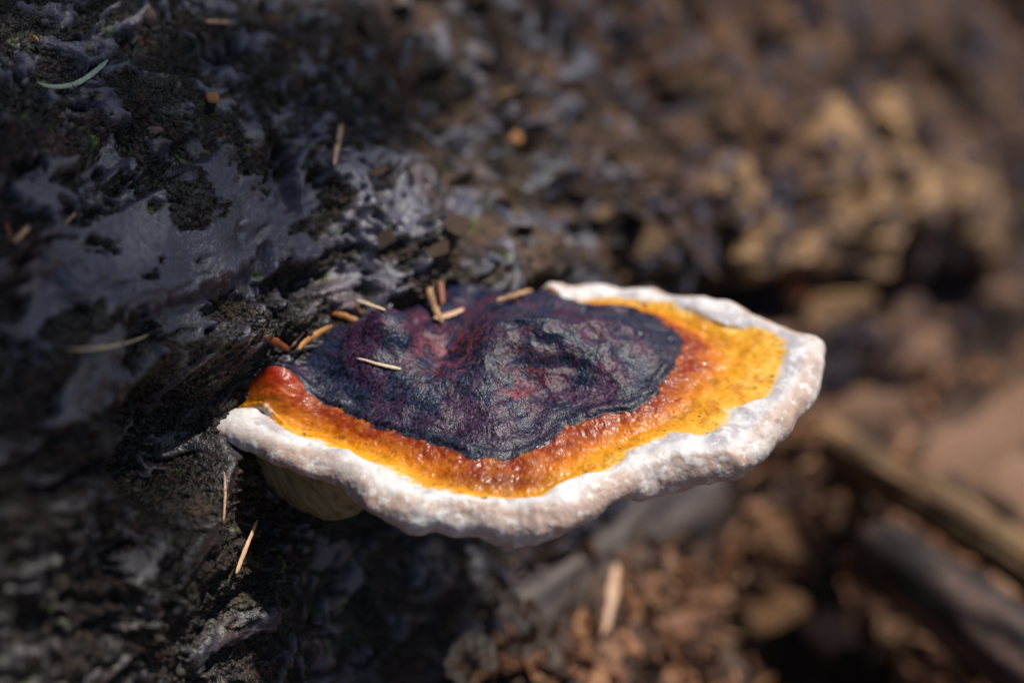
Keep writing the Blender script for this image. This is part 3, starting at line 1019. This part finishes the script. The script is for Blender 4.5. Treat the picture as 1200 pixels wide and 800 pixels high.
KEEP = [(697, 730, 30), (640, 690, 40), (700, 640, 45), (770, 600, 40)]
M_green = grain_mat('green_needle', (0.22, 0.30, 0.19), (0.42, 0.50, 0.36), 0.0012, 0.45, 0.5, bump=0.0001, tint=0.05)
M_pale = grain_mat('pale_straw', (0.42, 0.33, 0.20), (0.62, 0.52, 0.36), 0.0012, 0.5, 0.4, bump=0.0001, tint=0.08)
M_cream = grain_mat('cream_needle', (0.60, 0.45, 0.28), (0.80, 0.68, 0.48), 0.0012, 0.5, 0.4, bump=0.0001, tint=0.03)
M_tan = grain_mat('tan_needle', (0.40, 0.23, 0.14), (0.66, 0.42, 0.26), 0.0012, 0.5, 0.4, bump=0.0001, tint=0.12)
M_orange = grain_mat('orange_chip', (0.34, 0.125, 0.035), (0.58, 0.28, 0.09), 0.0018, 0.5, 0.4, bump=0.0002, tint=0.12)
M_red = grain_mat('rust_chip', (0.16, 0.045, 0.018), (0.34, 0.10, 0.035), 0.0016, 0.5, 0.4, bump=0.0002, tint=0.12)
M_grey = grain_mat('grey_wood', (0.13, 0.11, 0.105), (0.30, 0.26, 0.25), 0.004, 0.65, 0.35, stretch=(0.3, 1, 1), bump=0.0006, tint=0.1)
M_pink = grain_mat('pink_bark', (0.22, 0.12, 0.10), (0.48, 0.31, 0.27), 0.0016, 0.6, 0.35, bump=0.0003, tint=0.1)
M_scale = grain_mat('bark_scale_brown', (0.05, 0.030, 0.022), (0.20, 0.12, 0.078), 0.005, 0.6, 0.4, bump=0.0008, tint=0.45)
M_scale_tan = grain_mat('bark_scale_tan', (0.20, 0.12, 0.065), (0.46, 0.285, 0.155), 0.006, 0.65, 0.35, bump=0.0008, tint=0.3)
M_block = grain_mat('rotten_wood', (0.07, 0.035, 0.02), (0.42, 0.215, 0.10), 0.005, 0.65, 0.3, bump=0.0008, tint=0.2)
M_leaf = grain_mat('dead_leaf', (0.20, 0.10, 0.06), (0.46, 0.27, 0.175), 0.010, 0.6, 0.35, bump=0.0006, tint=0.15)
M_chip = grain_mat('tan_chip', (0.14, 0.07, 0.04), (0.56, 0.33, 0.17), 0.005, 0.6, 0.35, bump=0.0006, tint=0.15)

fl = [flake_mesh('bark_scale_mesh', 4, 20, 0.05, 0.10, 0.26, 40 + k) for k in range(7)]
for k, m in enumerate(fl):
    m.materials.append(M_scale if k < 4 else M_scale_tan)

# bark scales lifting off the log (parts of the log)
spots = []
tries = 0
while len(spots) < 95 and tries < 4000:
    tries += 1
    px, py = rng.uniform(430, 1195), rng.uniform(4, 335)
    if px < 700 and py > 300: continue
    if any(math.hypot(px - a, py - b) < 30 for a, b in spots): continue
    spots.append((px, py))
for k, (px, py) in enumerate(spots):
    tan = (px > 860 and py > 130 and rng.random() < 0.75) or rng.random() < 0.12
    me = fl[4 + k % 3] if tan else fl[k % 4]
    p, N = hit(px, py)
    d = (p - CAM) @ FWD
    r_px = rng.uniform(10, 26) * (0.75 if px < 600 else 1.0)
    ang = rng.uniform(-0.9, 0.5)
    o = lay_flake('bark_scale', None, None, me, px, py, r_px, r_px * rng.uniform(0.45, 0.8), None, (math.cos(ang), math.sin(ang)), 0.22, 0.0004)
    mw = o.location.copy()
    o.parent = root_log
    o.location = mw - root_log.location

# --- on the log
needle('fir_needle', 'pale green curved fir needle lying on the dark bark', 'needle', [(44, 97), (84, 101), (127, 71)], 10.5, M_green, (0.5, 1.0, 0.9))
needle('pine_needle', 'pinkish brown needle stub standing upright in the bark behind the bracket', 'needle', [(391, 193), (394, 170), (399, 145)], 11, M_tan, (0.8, 1, 0.9))
needle('wood_splinter', 'short orange brown splinter at the top edge of the log', 'splinter', [(240, 26), (255, 27), (271, 27)], 8, M_tan, (0.8, 1, 0.8))
needle('bud_scale', 'tiny curled orange bud scale above the green needle', 'bud scale', [(35, 50), (39, 43), (46, 49)], 5, M_orange, (0.7, 1, 0.7))
needle('wood_splinter', 'short tan splinter on the bark above the smooth grey plate', 'splinter', [(75, 262), (81, 256), (89, 248)], 9, M_tan, (0.8, 1, 0.8))
needle('bud_scale', 'rust coloured narrow bud scale at the left edge, beside a broader tan one', 'bud scale', [(7, 262), (10, 271), (14, 281)], 7, M_red, (0.7, 1, 0.7))
needle('bud_scale', 'broad tan bud scale lying tilted at the left edge of the log', 'bud scale', [(16, 284), (24, 276), (33, 265)], 11, M_tan, (0.6, 1, 0.8))
needle('grass_stalk', 'long pale straw lying across the smooth grey bark', 'straw', [(78, 409), (130, 407), (174, 392)], 7, M_pale, (0.5, 0.9, 0.5))
needle('pine_needle', 'reddish brown needle hanging on dark bark below the bracket', 'needle', [(272, 673), (283, 645), (297, 610)], 8, M_tan, (0.9, 1.0, 0.6), lift=0.0016)
needle('pine_needle', 'thin dim needle standing just under the left end of the white margin', 'needle', [(262, 553), (263, 580), (261, 613)], 4.5, M_tan, (0.6, 1.0, 0.6))
lay_flake('bark_flake', 'small pinkish bark flake beside a dark cleft', 'bark flake', flake_mesh('bark_flake', 5, 24, 0.10, 0.25, 0.16, 3), 318, 195, 19, 15, M_pink, (1, 0.1), 0.1, 0.0035)
lay_flake('bark_crumb', 'orange bark crumb lodged in the rough bark', 'crumb', flake_mesh('bark_crumb', 5, 16, 0.35, 0.2, 0.16, 5), 249, 119, 8, 7, M_orange, (1, 0), 0.2)
lay_flake('bark_crumb', 'reddish crumb on the bark left of the orange crumb', 'crumb', flake_mesh('bark_crumb', 5, 16, 0.35, 0.2, 0.16, 6), 183, 157, 10, 5, M_pink, (1, 0.1), 0.2)
lay_flake('bark_crumb', 'pale pink crumb near the top edge of the log', 'crumb', flake_mesh('bark_crumb', 5, 16, 0.35, 0.2, 0.16, 8), 174, 18, 8, 6, M_pink, (1, 0), 0.2)
lay_flake('bark_crumb', 'bright orange crumb in a dark hollow of the blurred bark', 'crumb', flake_mesh('bark_crumb', 5, 16, 0.4, 0.2, 0.16, 9), 596, 167, 8, 7, M_orange, (1, 0), 0.1, 0.004)
# --- on the bracket and in the crease behind it
needle('fir_needle', 'cream needle lying on the dark crust of the bracket', 'needle', [(418, 420), (442, 427), (470, 434)], 6.5, M_cream, (0.35, 0.75, 1.1))
needle('wood_chip', 'rust red chip in the crease at the left root of the bracket', 'chip', [(310, 394), (322, 402), (340, 412)], 15, M_red, (0.7, 1, 0.7))
needle('wood_chip', 'bent orange chip leaning on the grey chip in the crease', 'chip', [(350, 409), (362, 396), (388, 379)], 9, M_orange, (0.7, 1.0, 1.0))
needle('wood_chip', 'pale grey chip lowest in the pile behind the red lobe', 'chip', [(336, 414), (352, 408), (372, 403)], 10, M_grey, (0.6, 1, 0.6))
needle('wood_splinter', 'thin tan splinter crossing the chips in the crease', 'splinter', [(336, 410), (346, 400), (357, 386)], 4, M_tan, (0.5, 1, 0.6))
needle('bud_scale', 'orange brown bud scale above the bent orange chip', 'bud scale', [(387, 368), (402, 372), (418, 378)], 11, M_orange, (0.6, 1, 0.8))
needle('straw_piece', 'straight tan straw piece leaning on the grey knob of the crust', 'straw', [(418, 352), (434, 358), (451, 364)], 8, M_cream, (0.9, 1, 0.9))
needle('wood_splinter', 'short orange splinter under the tan straw piece', 'splinter', [(413, 355), (419, 361), (425, 368)], 6, M_orange, (0.7, 1, 0.7))
needle('wood_chip', 'upright tan orange chip of the cluster behind the crust', 'chip', [(503, 337), (507, 355), (517, 381)], 13, M_chip, (0.7, 1, 0.8))
needle('wood_chip', 'flat tan chip lying at the foot of the chip cluster', 'chip', [(508, 374), (524, 370), (542, 362)], 14, M_tan, (0.8, 1, 0.8))
needle('wood_chip', 'dark rust chip at the back of the chip cluster', 'chip', [(513, 325), (518, 340), (520, 358)], 12, M_red, (0.8, 1, 0.8))
needle('wood_chip', 'tan chip lying behind the crust next to the far white margin', 'chip', [(582, 353), (602, 347), (624, 341)], 13, M_chip, (0.6, 1, 0.8))

# ------------------------------------------------------------------ on the ground
def stick_mesh(name, p0, p1, r0, r1, seed, cols, sag=0.004, ridges=9, amp=0.10, nring=60, seg=40, knots=0):
    p0, p1 = np.array(p0), np.array(p1)
    ax = p1 - p0
    L = np.linalg.norm(ax); ax = ax / L
    sd = np.cross(ax, [0, 0, 1.0]); sd /= np.linalg.norm(sd)
    up = np.cross(sd, ax)
    v = np.linspace(0, 1, nring)[:, None]
    a = np.linspace(0, 2 * math.pi, seg, endpoint=False)[None]
    base = np.stack([np.cos(a) + 0 * v, np.sin(a) + 0 * v, v * L / 0.03 + 0 * a], -1)
    rad = lerp(r0, r1, v) * (1 + amp * ridged(np.stack([base[..., 0] * 2.2, base[..., 1] * 2.2, base[..., 2] * 0.35], -1), 1.0, 3, seed) + 0.12 * perlin(base * np.array([0.8, 0.8, 1.2]), seed + 3))
    cap = np.sqrt(np.clip(1 - (np.abs(v - 0.5) * 2) ** 24, 0.02, 1))
    rad = rad * cap
    bend = sag * np.sin(v * math.pi) + 0.4 * sag * np.sin(v * 7 + seed)
    P = p0 + (v * L)[..., None] * ax + (np.cos(a) * rad)[..., None] * sd + (np.sin(a) * rad + bend)[..., None] * up
    F = [tuple(q) for q in grid_faces(nring, seg, True)]
    me = bpy.data.meshes.new(name)
    n = nring * seg
    me.from_pydata([tuple(x) for x in P.reshape(-1, 3)], [], F + [tuple(range(seg))[::-1], tuple(n - seg + k for k in range(seg))])
    for p in me.polygons:
        p.use_smooth = True
    sk = fbm(np.stack([np.cos(a) * 3 + 0 * v, np.sin(a) * 3 + 0 * v, v * L / 0.05 + 0 * a], -1), 0.7, 4, seed + 11, 0.6)
    bl = fbm(base, 1.1, 3, seed + 17)
    Cs = np.ones(sk.shape + (3,)) * np.array(cols[0])
    Cs = cmix(Cs, cols[1], sst(-0.15, 0.35, sk))
    Cs = cmix(Cs, cols[2], sst(0.0, 0.5, bl + cols[3] * (v - 0.62)))
    at_ = me.attributes.new('Col', 'FLOAT_COLOR', 'POINT')
    c4 = np.ones((n, 4), F32); c4[:, :3] = Cs.reshape(-1, 3)
    at_.data.foreach_set('color', c4.ravel())
    at_ = me.attributes.new('Rough', 'FLOAT', 'POINT')
    at_.data.foreach_set('value', np.full(n, 0.65, F32))
    return me


M_stick = attr_mat('stick_bark', [(0.003, 0.0006), (0.001, 0.0003)], spec=0.35, speckle=0.3, speck_size=0.002)


def at(px, py, d):
    return CAM + d * raydir(px, py)


place(stick_mesh('dead_stick', at(1020, 640, 0.52), at(1300, 850, 0.42), 0.0100, 0.0110, 5, ((0.018, 0.015, 0.014), (0.125, 0.078, 0.066), (0.02, 0.016, 0.015), 0.0), 0.001, amp=0.13), 'dead_stick',
      'thick dark stick with weathered grain lying below the mossy twig', 'stick', M_stick)
place(stick_mesh('mossy_twig', at(925, 488, 0.58), at(1330, 765, 0.46), 0.0056, 0.0062, 9, ((0.06, 0.035, 0.022), (0.36, 0.205, 0.10), (0.20, 0.18, 0.05), 1.5), 0.004, amp=0.34), 'mossy_twig',
      'long yellowish twig with a green mossy end at the right edge', 'twig', M_stick)
place(stick_mesh('wood_slab', at(575, 740, 0.435), at(815, 565, 0.525), 0.0085, 0.015, 13, ((0.04, 0.032, 0.031), (0.135, 0.11, 0.105), (0.08, 0.06, 0.054), 0.0), 0.0, amp=0.14), 'wood_slab',
      'grey weathered piece of wood lying in the shade under the bracket', 'wood', M_stick)
lf = lambda n, s, th=0.07, cu=0.3, rg=0.30: flake_mesh(n, 6, 28, th, cu, rg, s)
GN = (0.25, -0.45, 0.85)
needle('larch_leaf', 'narrow orange dead leaf hanging over the litter below the bracket', 'leaf', [(703, 684), (702, 725), (688, 772)], 22, M_tan, (0.5, 1, 0.2), thick=0.2, lift=0.012)


def curl_mesh(name, c, ax, r, width, thick, turn, start, seed):
    """a shaving rolled into an open ring, its axis along ax"""
    ax = np.array(ax, float) / np.linalg.norm(ax)
    e = np.cross(ax, [0.2, 0.1, 1.0]); e /= np.linalg.norm(e)
    f = np.cross(ax, e)
    q = np.random.default_rng(seed)
    n = 26
    V = []
    for k in range(n):
        a = R_(start) + R_(turn) * k / (n - 1)
        rr = r * (0.75 + 0.35 * k / (n - 1)) * (1 + 0.10 * q.normal())
        w = width * (0.7 + 0.3 * math.sin(math.pi * k / (n - 1))) * (1 + 0.16 * q.normal())
        rad = e * math.cos(a) + f * math.sin(a)
        for sx, sr in ((-1, -1), (1, -1), (1, 1), (-1, 1)):
            V.append(c + rad * (rr + sr * thick) + ax * sx * w * 0.5)
    F = [tuple(x) for x in grid_faces(n, 4, True)] + [(3, 2, 1, 0), tuple((n - 1) * 4 + k for k in range(4))]
    me = bpy.data.meshes.new(name)
    me.from_pydata([tuple(v) for v in V], [], F)
    return me


M_curl = grain_mat('pale_shaving', (0.52, 0.33, 0.19), (0.80, 0.58, 0.38), 0.004, 0.6, 0.35, bump=0.0004, tint=0.08)
place(curl_mesh('wood_curl', at(606, 736, 0.400), (0.15, -0.85, 0.45), 0.0058, 0.010, 0.0014, 270, 60, 3), 'wood_curl', 'curled tan wood shaving below the grey slab', 'shaving', M_curl)
place(curl_mesh('wood_curl', at(556, 772, 0.388), (-0.15, -0.85, 0.5), 0.0047, 0.009, 0.0013, 290, 170, 4), 'wood_curl', 'lower of two curled tan shavings at the bottom edge', 'shaving', M_curl)
KEEP += [(603, 735, 38), (556, 775, 34)]
lay_flake('dead_leaf', 'long orange brown leaf beside the right tip of the bracket', 'leaf', lf('dead_leaf', 23, 0.06, 0.25, 0.07), 955, 368, 62, 17, M_chip, (1, -0.22), 0.05, 0.014, nrm=(0.1, -0.75, 0.6))
lay_flake('wood_chip', 'rust brown chip between the log and the orange brown leaf', 'chip', lf('wood_chip', 24, 0.15), 925, 345, 24, 12, M_red, (1, -0.1), 0.1, 0.006, nrm=(0.1, -0.7, 0.6))
lay_flake('dead_leaf', 'pinkish crumpled leaf lying against the log at the right', 'leaf', lf('dead_leaf', 25, 0.08, 0.5), 1160, 343, 34, 16, M_leaf, (1, 0.3), 0.1, 0.006, nrm=(0.1, -0.6, 0.7))
lay_flake('dead_leaf', 'large pinkish tan leaf behind the mossy twig', 'leaf', lf('dead_leaf', 26, 0.04, 0.3), 1135, 540, 95, 48, M_leaf, (1, -0.35), 0.05, 0.008, nrm=(0.1, -0.5, 0.8))
lay_flake('dead_leaf', 'tan leaf at the right edge overlapping the large pinkish leaf', 'leaf', lf('dead_leaf', 27, 0.04, 0.3), 1185, 600, 60, 36, M_leaf, (1, 0.5), 0.05, 0.016, nrm=(0.2, -0.5, 0.8))
lay_flake('wood_chip', 'tan block of wood to the left of the dark hollow', 'chip', lf('wood_chip', 28, 0.4), 910, 632, 26, 26, M_block, (1, 0), 0.1, 0.012, nrm=(0.0, -0.8, 0.6))
lay_flake('wood_chip', 'orange tan block of wood above the end of the dark stick', 'chip', lf('wood_chip', 29, 0.4), 982, 594, 20, 22, M_block, (0, 1), 0.1, 0.012, nrm=(0.0, -0.8, 0.6))
lay_flake('wood_chip', 'orange brown chip in the litter left of the shaded hollow', 'chip', lf('wood_chip', 30, 0.3), 898, 720, 30, 30, M_block, (0, 1), 0.1, 0.012, nrm=(0.1, -0.6, 0.75))
lay_flake('wood_chip', 'reddish brown chip below the dark hollow', 'chip', lf('wood_chip', 31, 0.3), 965, 745, 32, 22, M_leaf, (1, 0.3), 0.1, 0.012, nrm=(0.1, -0.6, 0.75))
lay_flake('bark_flake', 'brown bark flake on the floor right of the bracket', 'bark flake', lf('bark_flake', 32, 0.12), 1065, 420, 46, 24, M_leaf, (1, 0.1), 0.08, 0.010, nrm=(0.1, -0.5, 0.8))
lay_flake('bark_flake', 'dull red brown bark flake beneath the right tip of the bracket', 'bark flake', lf('bark_flake', 33, 0.12), 1010, 490, 42, 20, M_leaf, (1, -0.2), 0.08, 0.010, nrm=(0.1, -0.5, 0.8))


def build_litter():
    """thousands of bits of bark, leaf and needle: one mass"""
    n = 2600
    V, F, Cc = [], [], []
    pal = np.array([(0.11, 0.054, 0.032), (0.18, 0.090, 0.052), (0.06, 0.036, 0.026), (0.20, 0.12, 0.075), (0.17, 0.085, 0.045), (0.035, 0.024, 0.020)])
    k = 0
    while k < n:
        px, py = rng.uniform(480, 1280), rng.uniform(330, 880)
        p = on_ground(px, py)
        if p[1] > 1.2: continue
        x, y = p[0], p[1]
        ok, loc, nor, _, ob, _ = sc.ray_cast(dg, Vector((x, y, ground_base(x, y) + 0.05)), Vector((0, 0, -1)))
        if not ok or ob.name != 'ground' or (PIT(x, y) > 0.4 and rng.random() < 0.93): continue
        if any((px - a) ** 2 + (py - b) ** 2 < c * c for a, b, c in KEEP): continue
        k += 1
        loc = np.array(loc)
        N = np.array(nor) + rng.normal(size=3) * 0.45
        N /= np.linalg.norm(N)
        c = pal[rng.integers(len(pal))] * np.array([1.3, 1.18, 1.05]) * rng.uniform(0.7, 1.3)
        if rng.random() < 0.35:
            L, w = rng.uniform(0.008, 0.02), rng.uniform(0.0005, 0.0011)
        else:
            L = rng.uniform(0.003, 0.009); w = L * rng.uniform(0.4, 0.8)
        B = np.array(basis(N, rng.uniform(0, 6.28)))
        b0 = len(V)
        m = 7
        for sgn in (1, -1):
            for j in range(m):
                a = 2 * math.pi * j / m
                rr = rng.uniform(0.75, 1.15)
                q = np.array([math.cos(a) * L * rr, math.sin(a) * w * rr, sgn * min(w, L) * 0.14 + L * 0.18 * math.cos(a) ** 2])
                V.append(loc + N * 0.0015 + B @ q); Cc.append(c)
        F.append(tuple(b0 + j for j in range(m)))
        F.append(tuple(b0 + m + j for j in range(m))[::-1])
        for j in range(m):
            j2 = (j + 1) % m
            F.append((b0 + j, b0 + m + j, b0 + m + j2, b0 + j2))
    me = bpy.data.meshes.new('forest_litter')
    me.from_pydata([tuple(v) for v in V], [], F)
    a = me.attributes.new('Col', 'FLOAT_COLOR', 'POINT')
    c4 = np.ones((len(V), 4), F32); c4[:, :3] = np.array(Cc)
    a.data.foreach_set('color', c4.ravel())
    a = me.attributes.new('Rough', 'FLOAT', 'POINT')
    a.data.foreach_set('value', np.full(len(V), 0.65, F32))
    o = link('forest_litter', me, attr_mat('litter', [(0.002, 0.0004)], spec=0.35, speckle=0.3, speck_size=0.002))
    tag(o, 'brown litter of needles, bark bits and leaf scraps', kind='stuff')


build_litter()


# ------------------------------------------------------------------ an added, unseen fir branch, shaped to shade the left of the log
def build_shade_branch():
    s_ = np.array(SUN_TO)
    up_t = 0.42                                            # metres along the sun's direction

    def over(x, y, dz=0.0):
        return np.array([x, y, 0.0]) + s_ * up_t + np.array([0, 0, dz])

    root = bpy.data.objects.new('shade_branch', None)
    a, b = over(-0.26, 0.13), over(0.17, 0.68)
    root.location = a
    root.empty_display_size = 0.05
    col_.objects.link(root)
    tag(root, 'added fir branch out of view above the log, shaped to shade its left side', 'branch')
    v = np.linspace(0, 1, 24)[:, None]
    axis = a + (b - a) * v + np.array([0, 0, 1.0]) * 0.02 * np.sin(v * 3.0)
    up = np.array([0, 0, 1.0])
    stem = blade_mesh('stem', axis - a, np.linspace(0.009, 0.003, 24), 0.9, up)
    M_wood = grain_mat('shade_branch_wood', (0.06, 0.04, 0.03), (0.14, 0.10, 0.07), 0.004, 0.7, 0.3)
    M_fir = grain_mat('shade_branch_green', (0.03, 0.06, 0.02), (0.06, 0.11, 0.035), 0.01, 0.5, 0.4)
    stem.materials.append(M_wood)
    o = bpy.data.objects.new('stem', stem); col_.objects.link(o); o.parent = root
    fwd = (b - a) / np.linalg.norm(b - a)
    side = np.cross(fwd, up); side /= np.linalg.norm(side)
    r = np.random.default_rng(5)
    V, F = [], []
    for k in range(74):
        t = (k + 0.5) / 74 * 0.80 + 0.12
        if t > 0.50 and k % 3: continue
        base = a + (b - a) * t
        sg = 1 if k % 2 else -1
        al = t * float(np.linalg.norm(b - a))
        reach = float(np.interp(al, [0.10, 0.15, 0.205, 0.235, 0.27, 0.30, 0.36, 0.45, 0.7], [0.078, 0.092, 0.088, 0.062, 0.050, 0.044, 0.022, 0.012, 0.01])) if sg > 0 else 0.045  # reach cut to the part of the log to be shaded
        reach *= r.uniform(0.85, 1.05)
        base = base - fwd * reach * 0.25
        d = side * sg * 0.95 + fwd * 0.28 + up * r.uniform(-0.10, 0.08)
        d /= np.linalg.norm(d)
        pts = np.array([base + d * reach * q - up * 0.012 * q * q for q in np.linspace(0, 1, 7)]) - a
        tw = blade_mesh('twig', pts, np.linspace(0.003, 0.001, 7), 0.9, up)
        tw.materials.append(M_wood)
        o = bpy.data.objects.new('twig', tw); col_.objects.link(o); o.parent = root
        n = int(reach / 0.0008)
        for j in range(n):
            q = (j + r.uniform(0, 1)) / n
            p = base + d * reach * q - up * 0.012 * q * q - a
            sd = np.cross(d, up); sd /= np.linalg.norm(sd)
            e = (1 if j % 2 else -1) * sd * r.uniform(0.7, 1) + d * r.uniform(0.3, 0.8) + up * r.uniform(-0.15, 0.45)
            e /= np.linalg.norm(e)
            L, w = r.uniform(0.014, 0.022), 0.0013
            c = np.cross(e, up); c /= np.linalg.norm(c)
            h = np.cross(c, e)
            i0 = len(V)
            V += [p + c * w * .5, p - c * w * .5, p + h * w * .4, p + e * L * .6 + c * w * .8, p + e * L * .6 - c * w * .8, p + e * L * .6 + h * w * .6, p + e * L]
            F += [(i0, i0 + 1, i0 + 4, i0 + 3), (i0 + 1, i0 + 2, i0 + 5, i0 + 4), (i0 + 2, i0, i0 + 3, i0 + 5), (i0 + 3, i0 + 4, i0 + 6), (i0 + 4, i0 + 5, i0 + 6), (i0 + 5, i0 + 3, i0 + 6)]
    me = bpy.data.meshes.new('needles')
    me.from_pydata([tuple(x) for x in V], [], F)
    me.materials.append(M_fir)
    o = bpy.data.objects.new('needles', me); col_.objects.link(o); o.parent = root
    o['kind'] = 'stuff'


build_shade_branch()
